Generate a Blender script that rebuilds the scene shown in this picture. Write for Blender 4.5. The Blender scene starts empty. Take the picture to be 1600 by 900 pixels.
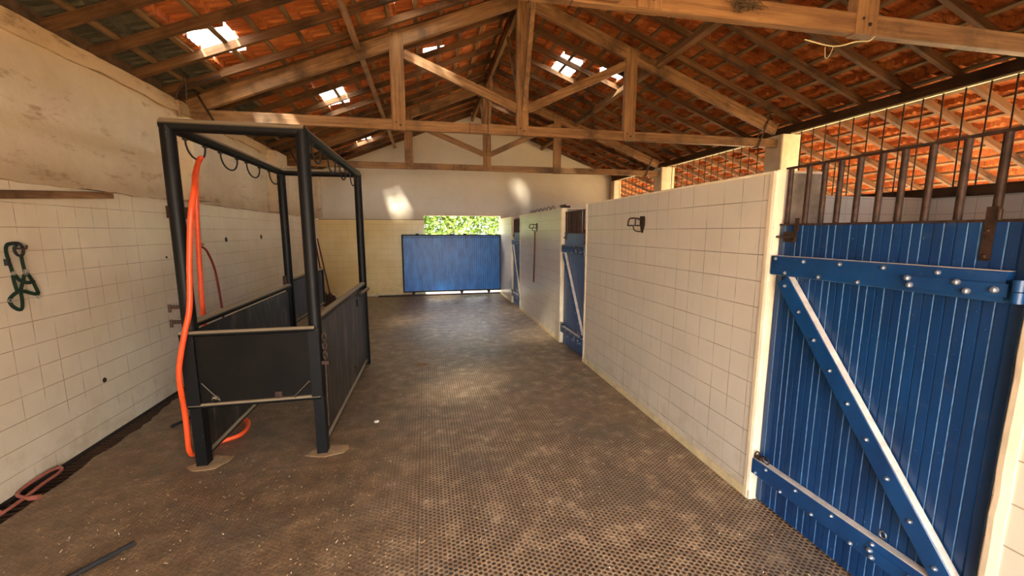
import bpy, math, random
from mathutils import Vector, Matrix
random.seed(7)
scene = bpy.context.scene
col = scene.collection
PI = math.pi

# ------------------------------------------------------------------ materials
def lin(c):
    return tuple(((v/255)/12.92 if v/255 <= .04045 else ((v/255+.055)/1.055)**2.4) for v in c) + (1,)

class NT:
    def __init__(s, name):
        s.m = bpy.data.materials.new(name); s.m.use_nodes = True
        s.t = s.m.node_tree; s.t.nodes.clear()
        s.out = s.n('ShaderNodeOutputMaterial')
        s.b = s.n('ShaderNodeBsdfPrincipled'); s.l(s.b.outputs[0], s.out.inputs[0])
    def n(s, k): return s.t.nodes.new(k)
    def l(s, a, b): s.t.links.new(a, b)
    def put(s, v, sock):
        if hasattr(v, 'links') or isinstance(v, bpy.types.NodeSocket): s.l(v, sock)
        else: sock.default_value = v
    def math(s, op, a, b=0.0, c=0.0, clamp=False):
        n = s.n('ShaderNodeMath'); n.operation = op; n.use_clamp = clamp
        s.put(a, n.inputs[0]); s.put(b, n.inputs[1])
        s.put(c, n.inputs[2]); return n.outputs[0]
    def pos(s):
        return s.n('ShaderNodeNewGeometry').outputs['Position']
    def obj(s):
        return s.n('ShaderNodeTexCoord').outputs['Object']
    def xyz(s, v):
        n = s.n('ShaderNodeSeparateXYZ'); s.l(v, n.inputs[0]); return n.outputs
    def scale(s, v, sc):
        n = s.n('ShaderNodeMapping'); s.l(v, n.inputs[0]); n.inputs['Scale'].default_value = sc; return n.outputs[0]
    def noise(s, v, sc=5, det=4, rough=.6):
        n = s.n('ShaderNodeTexNoise'); s.l(v, n.inputs['Vector'])
        n.inputs['Scale'].default_value = sc; n.inputs['Detail'].default_value = det
        n.inputs['Roughness'].default_value = rough; return n.outputs[0]
    def ramp(s, f, pts):
        n = s.n('ShaderNodeValToRGB'); s.l(f, n.inputs[0])
        e = n.color_ramp.elements
        while len(e) < len(pts): e.new(.5)
        for k, (p, c) in enumerate(pts):
            e[k].position = p; e[k].color = c if len(c) == 4 else tuple(c)+(1,)
        return n.outputs[0]
    def step(s, f, a, b):
        n = s.n('ShaderNodeMapRange'); n.interpolation_type = 'SMOOTHSTEP'; s.put(f, n.inputs[0])
        n.inputs[1].default_value = a; n.inputs[2].default_value = b; return n.outputs[0]
    def mix(s, f, a, b, mode='MIX'):
        n = s.n('ShaderNodeMix'); n.data_type = 'RGBA'; n.blend_type = mode
        s.put(f, n.inputs[0]); s.put(a, n.inputs[6]); s.put(b, n.inputs[7]); return n.outputs[2]
    def bump(s, h, st=.3, d=.01):
        n = s.n('ShaderNodeBump'); s.l(h, n.inputs['Height']); n.inputs['Strength'].default_value = st
        n.inputs['Distance'].default_value = d; s.l(n.outputs[0], s.b.inputs['Normal'])
    def fin(s, colr, rough=.6, metal=0., spec=.5):
        s.put(colr, s.b.inputs['Base Color']); s.put(rough, s.b.inputs['Roughness'])
        s.put(metal, s.b.inputs['Metallic']); s.b.inputs['Specular IOR Level'].default_value = spec
        return s.m

def wood(name, dark, light, axis, rough=.75, dark_tone=.35, tilt=0.):
    t = NT(name); o = t.obj()
    if tilt:
        mp = t.n('ShaderNodeMapping'); t.l(o, mp.inputs[0]); mp.inputs['Rotation'].default_value = (0, tilt, 0); o = mp.outputs[0]
    sc = {'X': (1.2, 22, 22), 'Y': (22, 1.2, 22), 'Z': (22, 22, 1.2)}[axis]
    g = t.noise(t.scale(o, sc), 1.6, 6, .65)
    c = t.ramp(g, [(.3, lin(dark)), (.7, lin(light))])
    d = t.noise(t.pos(), 2.2, 5, .6)
    c = t.mix(t.step(d, .45, .75), c, lin(tuple(v*(1-dark_tone) for v in dark)))
    f = t.noise(t.scale(o, tuple(v*5 for v in sc)), 1.2, 3)
    t.bump(f, .35, .004)
    return t.fin(c, rough, 0, .3)

M = {}
for ax in 'XYZ':
    M['beam'+ax] = wood('sawn beam wood '+ax, (98, 66, 40), (164, 122, 80), ax, .6, .35)
    if ax == 'X':
        for sd, tl in (('u', math.atan(.385)), ('d', -math.atan(.385))):      # u rises towards +x
            M['beamX'+sd] = wood('sawn beam wood sloping '+sd, (98, 66, 40), (164, 122, 80), ax, .6, .35, tl)
            M['rafterX'+sd] = wood('shade-darkened rafter wood sloping '+sd, (70, 44, 26), (126, 88, 54), ax, .75, .4, tl)
    M['rafter'+ax] = wood('shade-darkened rafter wood '+ax, (70, 44, 26), (126, 88, 54), ax, .75, .4)  # rafter tone darkened to stand for the shade on their sides
M['batten'] = wood('batten wood', (92, 66, 42), (150, 118, 80), 'Y')
M['darkwood'] = wood('dark plate wood', (58, 38, 24), (96, 66, 42), 'Y', .7)
M['oldboard'] = wood('old board wood', (92, 62, 38), (150, 112, 76), 'Y', .8)

def flat(name, rgb, rough=.5, metal=0., var=.15, sc=8., bump=0., spec=.5):
    t = NT(name); p = t.pos()
    n = t.noise(p, sc, 5)
    a = lin(tuple(max(0, v*(1-var)) for v in rgb)); b = lin(tuple(min(255, v*(1+var)) for v in rgb))
    c = t.ramp(n, [(.3, a), (.7, b)])
    if bump: t.bump(t.noise(p, sc*6, 4), bump, .004)
    return t.fin(c, rough, metal, spec)

M['plaster_edge'] = flat('cream painted plaster edge', (232, 214, 182), .6, 0, .06, 6, .2)
M['concrete'] = flat('grey rough concrete', (150, 138, 122), .85, 0, .2, 9, .5)
M['skirt'] = flat('yellowed cream skirting paint', (205, 184, 140), .6, 0, .1, 12, .3)
M['iron'] = flat('dark rusty iron', (58, 40, 30), .6, .5, .35, 30, .3)
M['rope'] = flat('black rope', (24, 22, 22), .8, 0, .2, 60, .2)
M['orange'] = flat('orange rubber hose', (226, 80, 34), .42, 0, .06, 20)
M['redhose'] = flat('dark red rubber hose', (128, 34, 26), .45, 0, .12, 20)
M['oldhose'] = flat('dusty pinkish red hose', (146, 80, 64), .6, 0, .15, 25)
M['pipe'] = flat('dirty brown pipe', (150, 116, 84), .5, 0, .2, 25)
M['brass'] = flat('brass valve', (150, 112, 54), .4, .8, .2, 40)
M['green'] = flat('green webbing strap', (13, 38, 22), .7, 0, .25, 60, .3)
M['ring'] = flat('steel ring', (170, 168, 160), .35, .9, .1, 30)
M['bolt'] = flat('galvanised bolt steel', (150, 156, 166), .4, .8, .15, 60)
M['dark_tone'] = flat('dark old masonry', (84, 62, 44), .9, 0, .3, 9, .5)  # plain dark brown masonry for the fill between the rafters
M['mortar'] = flat('sandy mortar', (150, 122, 88), .9, 0, .15, 12, .4)
M['white'] = flat('white fleck', (228, 216, 198), .7, 0, .1, 30)
M['straw'] = flat('dry straw', (206, 176, 128), .8, 0, .15, 30)
M['leafdry'] = flat('dry brown leaf', (122, 86, 44), .8, 0, .2, 50)
M['nest'] = flat('nest twigs', (84, 66, 46), .95, 0, .3, 60, .6)
M['white_paint'] = flat('cream painted iron', (222, 206, 168), .5, 0, .06, 20)
M['shovel'] = flat('dark red tool handle', (84, 34, 28), .5, 0, .2, 20)
M['trunk'] = flat('bark', (88, 70, 52), .9, 0, .2, 20, .5)

# dusty black steel of the stocks
def stocks_metal(name, base, dust, amt):  # dust colour also paints light from above on upper sides
    t = NT(name); p = t.pos()
    n = t.noise(p, 5, 6, .7); f = t.noise(p, 60, 3)
    g = t.n('ShaderNodeNewGeometry'); nz = t.xyz(g.outputs['Normal'])[2]
    up = t.step(nz, .02, .55)       # dust on what faces up, plus light from above painted on upper sides
    c = t.mix(t.step(n, .5, .8), lin(base), lin(tuple(v*1.55 for v in base)))
    c = t.mix(t.math('MULTIPLY', up, amt), c, lin(dust))
    c = t.mix(t.step(f, .70, .76), c, lin((120, 112, 98)))
    t.bump(n, .15, .004)
    return t.fin(c, .5, 0, .2)
M['stock'] = stocks_metal('black enamelled steel', (13, 13, 14), (150, 132, 106), .75)
def panel_mat():
    t = NT('scuffed black sheet'); p = t.pos()
    st = t.noise(t.scale(p, (3, 3, .8)), 3.2, 6, .7)
    sp = t.noise(t.scale(p, (26, 26, 9)), 1.4, 6, .7)
    c = t.ramp(st, [(.38, lin((14, 13, 12))), (.54, lin((50, 45, 39))), (.70, lin((112, 100, 86)))])
    c = t.mix(t.step(sp, .66, .70), c, lin((142, 132, 118)))
    t.bump(st, .12, .003)
    return t.fin(c, .42, 0, .3)
M['panel'] = panel_mat()
M['panel_dark'] = flat('black painted plywood', (17, 14, 11), .55, 0, .3, 6, .1, .12)

def blue(name, a, b, rough=.32):
    t = NT(name); o = t.obj(); p = t.pos()
    n = t.noise(t.scale(p, (4, 4, 1.2)), 2.2, 5, .6)
    c = t.ramp(n, [(.3, lin(a)), (.7, lin(b))])
    s1 = t.noise(p, 85, 3, .6)
    c = t.mix(t.step(s1, .715, .74), c, lin((120, 146, 176)))
    du = t.noise(t.scale(p, (3, 3, 6)), 4, 6, .7)
    c = t.mix(t.math('MULTIPLY', t.step(du, .55, .85), .35), c, lin((92, 104, 122)))
    t.bump(t.noise(p, 40, 3), .08, .002)
    return t.fin(c, rough)
M['blue'] = blue('blue gloss paint', (8, 44, 84), (12, 60, 110))
M['blue_rail'] = blue('blue gloss paint on rails', (10, 50, 94), (18, 68, 120), .3)
M['blue_gate'] = blue('blue painted sheet metal', (18, 88, 168), (44, 134, 214), .35)
M['blue_glint'] = flat('pale blue painted groove glint', (80, 118, 160), .45, 0, .2, 30)  # pale blue paints the light caught along the groove edges
M['dusty_edge'] = flat('pale dusty timber edge', (196, 184, 172), .8, 0, .12, 20, .3)

def tiles(name, axis, c1, c2, grout, size=.1515, off=(0, 0), fade=.5):
    """square glazed wall tile under paint; axis = horizontal world axis"""
    t = NT(name); p = t.pos(); x = t.xyz(p)
    u = x[0] if axis == 'X' else x[1]; v = x[2]
    def line(c, o, seed, w):
        a = t.math('ADD', t.math('DIVIDE', c, size), o)
        fr = t.math('FRACT', a)
        d = t.math('MINIMUM', fr, t.math('SUBTRACT', 1.0, fr))
        return t.math('SUBTRACT', 1.0, t.step(d, w*.4, w))
    lu = line(u, 40.0+off[0], 1, .022); lv = line(v, off[1], 2, .024)
    k = t.noise(t.scale(p, (1, 1, 1)), 3.4, 3)
    ku = t.step(k, .42, .62)
    lu = t.math('MULTIPLY', lu, t.math('MULTIPLY_ADD', ku, fade, 1-fade))
    k2 = t.noise(t.scale(p, (1, 1.3, 1)), 2.1, 2)
    lv = t.math('MULTIPLY', lv, t.math('MULTIPLY_ADD', t.step(k2, .35, .6), fade*.6, 1-fade*.6))
    l = t.math('MAXIMUM', lu, lv)
    n = t.noise(p, 1.6, 5, .6)
    c = t.ramp(n, [(.3, lin(c1)), (.7, lin(c2))])
    dn = t.noise(t.scale(p, (2, 2, .7)), 4.5, 6, .7)
    c = t.mix(t.math('MULTIPLY', t.step(dn, .58, .8), .3), c, lin(tuple(v_*.72 for v_ in c1)))
    low = t.math('MULTIPLY', t.math('SUBTRACT', 1.0, t.step(v, .0, .5)), t.step(t.noise(p, 9, 5), .4, .7))
    c = t.mix(t.math('MULTIPLY', low, .35), c, lin((150, 120, 80)))
    c = t.mix(t.math('MULTIPLY', l, .75), c, lin(grout))
    t.bump(t.math('ADD', t.math('MULTIPLY', l, -1.0), t.math('MULTIPLY', t.noise(p, 14, 3), .12)), .45, .004)
    return t.fin(c, .3, 0, .5)
M['tile_right'] = tiles('cream wall tile right', 'Y', (196, 184, 166), (210, 198, 178), (118, 100, 80), off=(.08, .30), fade=.75)
M['tile_left'] = tiles('cream painted wall tile left', 'Y', (196, 176, 148), (214, 198, 172), (136, 108, 80), off=(.3, .25), fade=.95)
M['tile_far'] = tiles('yellow painted wall tile', 'X', (222, 190, 122), (234, 206, 144), (176, 146, 100), off=(.3, .25), fade=.95)
M['tile_stall'] = tiles('white stall tile', 'Y', (212, 208, 196), (226, 222, 210), (150, 140, 124), off=(.3, .3), fade=.5)
M['tile_stallx'] = tiles('white stall tile across', 'X', (212, 208, 196), (226, 222, 210), (150, 140, 124), off=(.3, .3), fade=.5)

def plaster(name, c1, c2, stain, amt=.6, zseam=1.92):
    t = NT(name); p = t.pos(); x = t.xyz(p)
    n = t.noise(p, 1.3, 6, .65)
    c = t.ramp(n, [(.3, lin(c1)), (.7, lin(c2))])
    s1 = t.noise(t.scale(p, (1.5, 1.1, 3.4)), 2.6, 7, .72)
    c = t.mix(t.math('MULTIPLY', t.step(s1, .54, .72), amt), c, lin(stain))
    low = t.math('SUBTRACT', 1.0, t.step(t.math('ADD', x[2], t.math('MULTIPLY', t.noise(p, 4, 4), .25)), zseam+.1, zseam+.42))
    c = t.mix(t.math('MULTIPLY', low, .45), c, lin(stain))
    t.bump(t.noise(p, 7, 6, .7), .5, .012)
    return t.fin(c, .85, 0, .2)
M['plaster_left'] = plaster('rough beige plaster', (188, 166, 136), (212, 194, 166), (132, 100, 66), .75)
M['plaster_far'] = plaster('smooth pale plaster', (206, 194, 176), (216, 205, 188), (176, 150, 112), .15, 1.88)
M['cornice'] = plaster('stained cornice plaster', (186, 158, 124), (208, 182, 148), (112, 82, 52), .7, -5)

def roof_tile():
    t = NT('clay roof tile underside'); p = t.pos(); x = t.xyz(p)
    cy = t.math('FLOOR', t.math('DIVIDE', x[1], .2275)); cx = t.math('FLOOR', t.math('DIVIDE', x[0], .287))
    cmb = t.n('ShaderNodeCombineXYZ'); t.l(cx, cmb.inputs[0]); t.l(cy, cmb.inputs[1])
    w = t.n('ShaderNodeTexWhiteNoise'); w.noise_dimensions = '3D'; t.l(cmb.outputs[0], w.inputs[0])
    base = t.ramp(w.outputs[0], [(0., lin((158, 82, 38))), (.5, lin((184, 102, 50))), (1., lin((204, 126, 70)))])
    g = t.noise(t.scale(p, (2.0, 34, 2.0)), 1.6, 6, .7)
    base = t.mix(t.math('MULTIPLY', t.step(g, .48, .66), .55), base, lin((92, 44, 20)))
    b = t.noise(p, 6.5, 5, .7)
    base = t.mix(t.math('MULTIPLY', t.step(b, .56, .76), .55), base, lin((80, 46, 30)))
    # the two courses along the left eave are old grey tiles
    eave = t.math('SUBTRACT', 1.0, t.step(t.math('ADD', x[0], t.math('MULTIPLY', t.noise(p, 5, 3), .12)), -2.02, -1.94))
    base = t.mix(eave, base, t.ramp(b, [(.3, lin((62, 58, 48))), (.7, lin((96, 90, 72)))]))
    t.bump(g, .5, .006)
    return t.fin(base, .8, 0, .25)
M['rooftile'] = roof_tile()

def mat_floor():
    t = NT('studded rubber mat under dust'); p = t.pos(); x = t.xyz(p)
    a = .0265; b = a*math.sqrt(3)
    def lat(ox, oy):
        fx = t.math('SUBTRACT', t.math('FRACT', t.math('ADD', t.math('DIVIDE', x[0], b), 100+ox)), .5)
        fy = t.math('SUBTRACT', t.math('FRACT', t.math('ADD', t.math('DIVIDE', x[1], a), 100+oy)), .5)
        fx = t.math('MULTIPLY', fx, b/a)
        return t.math('SQRT', t.math('ADD', t.math('MULTIPLY', fx, fx), t.math('MULTIPLY', fy, fy)))
    d = t.math('MINIMUM', lat(0, 0), lat(.5, .5))
    pit = t.math('SUBTRACT', 1.0, t.step(d, .26, .40))
    big = t.noise(p, 1.1, 5, .6); mid = t.noise(p, 7, 6, .7); fine = t.noise(p, 70, 5, .75)
    # dust fills the pits on the washing side of the aisle
    side = t.math('SUBTRACT', 1.0, t.step(t.math('ADD', x[0], t.math('MULTIPLY', t.math('SUBTRACT', big, .5), 1.1)), -.55, .15))
    fill = t.math('MAXIMUM', t.math('MULTIPLY', side, .85), t.math('MULTIPLY', t.step(mid, .52, .72), .9))
    pitv = t.math('MULTIPLY', pit, t.math('SUBTRACT', 1.0, t.math('MULTIPLY', fill, .9)))
    dust = t.ramp(t.math('ADD', t.math('MULTIPLY', mid, .6), t.math('MULTIPLY', fine, .4)),
                  [(.33, lin((114, 90, 66))), (.5, lin((156, 126, 96))), (.68, lin((204, 174, 138)))])
    dust = t.mix(t.math('MULTIPLY', side, .7), dust, t.ramp(t.math('ADD', t.math('MULTIPLY', mid, .45), t.math('MULTIPLY', fine, .55)), [(.36, lin((56, 42, 27))), (.52, lin((98, 74, 48))), (.66, lin((162, 130, 90)))]))
    c = t.mix(t.math('MULTIPLY', pitv, .9), dust, lin((44, 33, 26)))
    c = t.mix(t.math('MULTIPLY', t.step(big, .48, .66), .45), c, lin((74, 68, 62)))
    # mat seams
    def seam(v, w=.006):
        return t.math('SUBTRACT', 1.0, t.step(t.math('ABSOLUTE', v), w*.4, w))
    far = t.step(x[1], 4.82, 4.83)
    sx = seam(t.math('ADD', x[0], t.math('MULTIPLY_ADD', far, .18, .09)))
    fy = t.math('FRACT', t.math('DIVIDE', t.math('ADD', x[1], 10.0), 1.22))
    sy = seam(t.math('MULTIPLY', t.math('SUBTRACT', fy, .5), 1.22))
    s = t.math('MULTIPLY', t.math('MAXIMUM', sx, sy), t.step(mid, .35, .6))
    c = t.mix(t.math('MULTIPLY', s, .6), c, lin((54, 42, 32)))
    h = t.math('ADD', t.math('MULTIPLY', pitv, -1.0), t.math('MULTIPLY', t.math('ADD', fine, mid), .5))
    t.bump(h, .7, .007)
    return t.fin(c, t.math('MULTIPLY_ADD', mid, -.3, .56), 0, .5)
M['floor'] = mat_floor()
def earth():
    t = NT('sandy ground'); p = t.pos()
    c = t.ramp(t.noise(p, .9, 7, .7), [(.35, lin((150, 122, 88))), (.65, lin((196, 170, 130)))])
    t.bump(t.noise(p, 20, 4), .3, .01)
    return t.fin(c, .95, 0, .1)
M['earth'] = earth()
M['channel'] = flat('dark channel concrete', (40, 28, 20), .8, 0, .3, 14, .5)
M['grate'] = wood('dark slatted grate wood', (44, 28, 18), (78, 52, 34), 'X', .7)

def pane():
    t = NT('translucent ribbed skylight tile'); t.t.nodes.remove(t.b)
    p = t.pos()
    tr = t.n('ShaderNodeBsdfTransparent'); tl = t.n('ShaderNodeBsdfTranslucent'); gl = t.n('ShaderNodeBsdfGlossy')
    tr.inputs[0].default_value = (.96, .97, .93, 1)
    n = t.noise(t.scale(p, (3, 40, 3)), 2, 4)
    t.l(t.ramp(n, [(.3, (.72, .74, .68)), (.7, (.98, .98, .95))]), tl.inputs[0])
    gl.inputs['Roughness'].default_value = .15
    m1 = t.n('ShaderNodeMixShader'); m1.inputs[0].default_value = .5
    t.l(tr.outputs[0], m1.inputs[1]); t.l(tl.outputs[0], m1.inputs[2])
    m2 = t.n('ShaderNodeMixShader'); m2.inputs[0].default_value = .05
    t.l(m1.outputs[0], m2.inputs[1]); t.l(gl.outputs[0], m2.inputs[2]); t.l(m2.outputs[0], t.out.inputs[0])
    return t.m
M['pane'] = pane()
def leafmat():
    t = NT('sunlit leaves'); p = t.pos()
    c = t.ramp(t.noise(p, 2.4, 4), [(.3, lin((60, 84, 28))), (.7, lin((118, 144, 58)))])
    t.fin(c, .5); t.b.inputs['Transmission Weight'].default_value = 0
    tl = t.n('ShaderNodeBsdfTranslucent'); t.l(c, tl.inputs[0])
    mx = t.n('ShaderNodeMixShader'); mx.inputs[0].default_value = .45
    t.l(t.b.outputs[0], mx.inputs[1]); t.l(tl.outputs[0], mx.inputs[2]); t.l(mx.outputs[0], t.out.inputs[0])
    return t.m
M['leaf'] = leafmat()

# ------------------------------------------------------------------ mesh builder
class MB:
    def __init__(s): s.v = []; s.f = []; s.sm = []; s.mi = []; s.cm = 0
    def add(s, vs, fs, smooth=False):
        o = len(s.v); s.v += [Vector(v) for v in vs]
        for f in fs: s.f.append(tuple(i+o for i in f)); s.sm.append(smooth); s.mi.append(s.cm)
        return s
    def box(s, a, b):
        (x0, y0, z0), (x1, y1, z1) = a, b
        x0, x1 = min(x0, x1), max(x0, x1); y0, y1 = min(y0, y1), max(y0, y1); z0, z1 = min(z0, z1), max(z0, z1)
        return s.add([(x0,y0,z0),(x1,y0,z0),(x1,y1,z0),(x0,y1,z0),(x0,y0,z1),(x1,y0,z1),(x1,y1,z1),(x0,y1,z1)],
              [(0,3,2,1),(4,5,6,7),(0,1,5,4),(1,2,6,5),(2,3,7,6),(3,0,4,7)])
    def beam(s, p, q, w, d, up=(0, 0, 1), bev=0.):
        """box from p to q; w = width sideways, d = depth along up"""
        p, q = Vector(p), Vector(q); t = (q-p).normalized(); u = Vector(up)
        u = (u - t*u.dot(t)).normalized(); r = t.cross(u)
        b = bev
        prof = [(-w/2+b, -d/2), (w/2-b, -d/2), (w/2, -d/2+b), (w/2, d/2-b), (w/2-b, d/2), (-w/2+b, d/2), (-w/2, d/2-b), (-w/2, -d/2+b)] if b else \
               [(-w/2, -d/2), (w/2, -d/2), (w/2, d/2), (-w/2, d/2)]
        k = len(prof)
        vs = [p+r*a+u*c for a, c in prof] + [q+r*a+u*c for a, c in prof]
        fs = [tuple((i, (i+1) % k, k+(i+1) % k, k+i)) for i in range(k)] + [tuple(range(k))[::-1], tuple(range(k, 2*k))]
        return s.add(vs, [f[::-1] for f in fs])
    def tube(s, pts, r, n=10, closed=False, flat_=None):
        pts = [Vector(p) for p in pts]; N = len(pts)
        R = r if isinstance(r, (list, tuple)) else [r]*N
        vs = []; u = None
        for i, p in enumerate(pts):
            a = pts[(i-1) % N] if closed or i > 0 else p
            b = pts[(i+1) % N] if closed or i < N-1 else p
            t = (b-a).normalized()
            if u is None:
                u = Vector((0, 0, 1)) if abs(t.z) < .9 else Vector((1, 0, 0))
            u = (u - t*u.dot(t)); u = u.normalized() if u.length > 1e-6 else t.orthogonal().normalized()
            w = t.cross(u)
            for k in range(n):
                an = 2*PI*k/n
                vs.append(p + (u*math.cos(an) + w*math.sin(an))*R[i])
        fs = []
        for i in range(N if closed else N-1):
            for k in range(n):
                j = (i+1) % N
                fs.append((i*n+k, i*n+(k+1) % n, j*n+(k+1) % n, j*n+k))
        s.add(vs, fs, True)
        if not closed:
            s.add(vs[:n], [tuple(range(n))[::-1]]); s.add(vs[-n:], [tuple(range(n))])
        return s
    def strap(s, pts, w, th, nrm=(1, 0, 0)):
        """flat ribbon with thickness lying against a wall whose normal is nrm"""
        pts = [Vector(p) for p in pts]; nn = Vector(nrm)
        vs = []; N = len(pts)
        for i, p in enumerate(pts):
            t = (pts[min(i+1, N-1)]-pts[max(i-1, 0)]).normalized(); r = t.cross(nn).normalized()
            for a, b in ((-w/2, 0), (w/2, 0), (w/2, th), (-w/2, th)): vs.append(p+r*a+nn*b)
        fs = [(i*4+k, i*4+(k+1) % 4, i*4+4+(k+1) % 4, i*4+4+k) for i in range(N-1) for k in range(4)]
        fs += [(3, 2, 1, 0), tuple((N-1)*4+k for k in range(4))]
        return s.add(vs, fs)
    def prism(s, poly, y0, y1):
        """polygon in XZ extruded along Y"""
        k = len(poly)
        vs = [(x, y0, z) for x, z in poly]+[(x, y1, z) for x, z in poly]
        return s.add(vs, [tuple(range(k)), tuple(range(k, 2*k))[::-1]]+[(i, k+i, k+(i+1) % k, (i+1) % k) for i in range(k)])
    def dome(s, c, ax, r, h, n=8):
        c, ax = Vector(c), Vector(ax).normalized(); u = ax.orthogonal().normalized(); w = ax.cross(u)
        vs = []
        for rr, hh in ((r*1.35, 0), (r*1.35, h*.2), (r, h*.25), (r*.95, h*.7), (r*.55, h)):
            for k in range(n): vs.append(c+ax*hh+(u*math.cos(2*PI*k/n)+w*math.sin(2*PI*k/n))*rr)
        fs = [(i*n+k, i*n+(k+1) % n, (i+1)*n+(k+1) % n, (i+1)*n+k) for i in range(4) for k in range(n)]
        fs += [tuple(range(4*n, 5*n))]
        return s.add(vs, fs)
    def build(s, name, m, parent=None, origin=None, fix=True):
        if parent is not None:
            o = parent['_o'] if '_o' in parent else (0, 0, 0); org = Vector(o)
        elif origin is not None: org = Vector(origin)
        else:
            lo = [min(v[i] for v in s.v) for i in range(3)]; hi = [max(v[i] for v in s.v) for i in range(3)]
            org = Vector(((lo[0]+hi[0])/2, (lo[1]+hi[1])/2, lo[2]))
        me = bpy.data.meshes.new(name)
        me.from_pydata([v-org for v in s.v], [], s.f)
        ms = m if isinstance(m, (list, tuple)) else [m]
        for q in ms: me.materials.append(M[q])
        me.polygons.foreach_set('use_smooth', s.sm); me.polygons.foreach_set('material_index', s.mi)
        me.update()
        if fix:
            import bmesh
            bm = bmesh.new(); bm.from_mesh(me); bmesh.ops.recalc_face_normals(bm, faces=bm.faces); bm.to_mesh(me); bm.free()
        ob = bpy.data.objects.new(name, me); col.objects.link(ob)
        if parent is not None:
            ob.parent = parent; ob['_o'] = list(org)
        else:
            ob.location = org; ob['_o'] = list(org)
        return ob

def empty(name, loc):
    o = bpy.data.objects.new(name, None); col.objects.link(o); o.location = loc
    o.empty_display_size = .1; o['_o'] = list(loc); return o
def tag(o, label=None, cat=None, group=None, kind=None):
    if label: o['label'] = label
    if cat: o['category'] = cat
    if group: o['group'] = group
    if kind: o['kind'] = kind
    return o
def struct(o, label=None, cat=None):
    return tag(o, label, cat, None, 'structure')
def children(o): return [c for c in bpy.data.objects if c.parent == o]
def copy_tree(o, kids, parent=None):
    c = o.copy(); col.objects.link(c)
    if parent is not None: c.parent = parent
    for ch in kids.get(o.name, []): copy_tree(ch, kids, c)
    return c
def kidmap():
    k = {}
    for o in bpy.data.objects:
        if o.parent: k.setdefault(o.parent.name, []).append(o)
    return k
def arc(c, r, a0, a1, n, f):
    return [f(c, r, a0+(a1-a0)*i/n) for i in range(n+1)]
def smooth(pts, k=4, closed=False):
    """Catmull-Rom"""
    P = [Vector(p) for p in pts]; out = []
    N = len(P)
    for i in range(N if closed else N-1):
        p0 = P[(i-1) % N] if closed or i > 0 else P[0]; p1 = P[i]; p2 = P[(i+1) % N]
        p3 = P[(i+2) % N] if closed or i+2 < N else P[-1]
        for j in range(k):
            t = j/k
            out.append(.5*((2*p1)+(p2-p0)*t+(2*p0-5*p1+4*p2-p3)*t*t+(3*p1-p0-3*p2+p3)*t**3))
    if not closed: out.append(P[-1])
    return out

# ------------------------------------------------------------------ layout
LX, RX, WX = -2.52, 1.86, 5.05         # left wall, stall fronts, outer wall with grille
Y0, Y1 = -1.6, 10.4
XR, Z0, SL, SR = 1.2, 4.43, .395, .362  # ridge and pitches (underside of rafters)
EX = 7.7                                # eave of the veranda side
def c(x): return Z0-(SL*(XR-x) if x < XR else SR*(x-XR))
WH = 1.925
TRUSS = [2.15, 5.05, 8.0]

# floor, ground ------------------------------------------------------
bm = MB().box((-2.33, Y0, -.05), (WX, Y1+.12, 0))
struct(bm.build('floor', 'floor'), 'studded brown rubber mat floor of the stable aisle', 'floor')
MB().box((-40, -40, -.3), (40, 60, -.14)).build('ground', 'earth')
struct(bpy.data.objects['ground'], 'sunlit sandy ground outside the stable', 'ground')
bpy.data.objects['ground'].location.z = -.30
b = MB().box((LX-.02, Y0, -.16), (-2.33, Y1, -.10)); b.build('floor_channel', 'channel')
struct(bpy.data.objects['floor_channel'], 'dark drain channel bed along the left wall', 'drain')
# outside the building the earth comes up to the sill
b = MB().box((WX+.15, -8, -.14), (30, 40, -.04)); ob = b.build('ground_yard', 'earth'); struct(ob, 'pale sandy yard beside the stable', 'ground')
b = MB().box((-14, Y1+.13, -.14), (WX+.15, 40, -.03)); ob = b.build('ground_path', 'earth'); struct(ob, 'pale sandy yard beyond the blue gate', 'ground')
# dust spilling ragged over the channel edge
b = MB(); random.seed(3)
y = Y0; vs = []; 
while y < Y1:
    vs.append((-2.335 - (random.random()*.012 if y < 3.1 else .035+.035*math.sin(y*3.1)+random.random()*.03), y)); y += .07
pv = [(-2.30, p[1], .003) for p in vs]+[(p[0], p[1], .003) for p in vs]+[(p[0], p[1], -.03) for p in vs]
n = len(vs)
b.add(pv, [(i, i+1, n+i+1, n+i) for i in range(n-1)]+[(n+i, n+i+1, 2*n+i+1, 2*n+i) for i in range(n-1)])
struct(b.build('floor_edge', 'floor'), 'ragged dusty edge of the rubber mat along the drain', 'floor')
# grate in the channel
g = MB()
yy = 1.0
while yy < Y1-.1:
    g.box((LX+.016, yy, -.045), (-2.345, yy+.020, -.02)); yy += .045
for xx in (LX+.03, -2.37): g.box((xx-.012, 1.0, -.07), (xx+.012, Y1-.1, -.045))
for k in range(12): g.box((LX+.02, 1.2+k*.8, -.10), (-2.35, 1.24+k*.8, -.07))
tag(g.build('drain_grate', 'grate'), 'dark slatted grate over the drain channel along the left wall', 'grate')

struct(MB().box((LX-.02, Y0, -.16), (LX+.006, Y1, -.001)).build('gap_strip_left', 'channel'), 'dark strip drawn in for the shaded gap at the foot of the left wall', 'baseboard')  # dark colour stands in for the shaded gap below the wall
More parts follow.
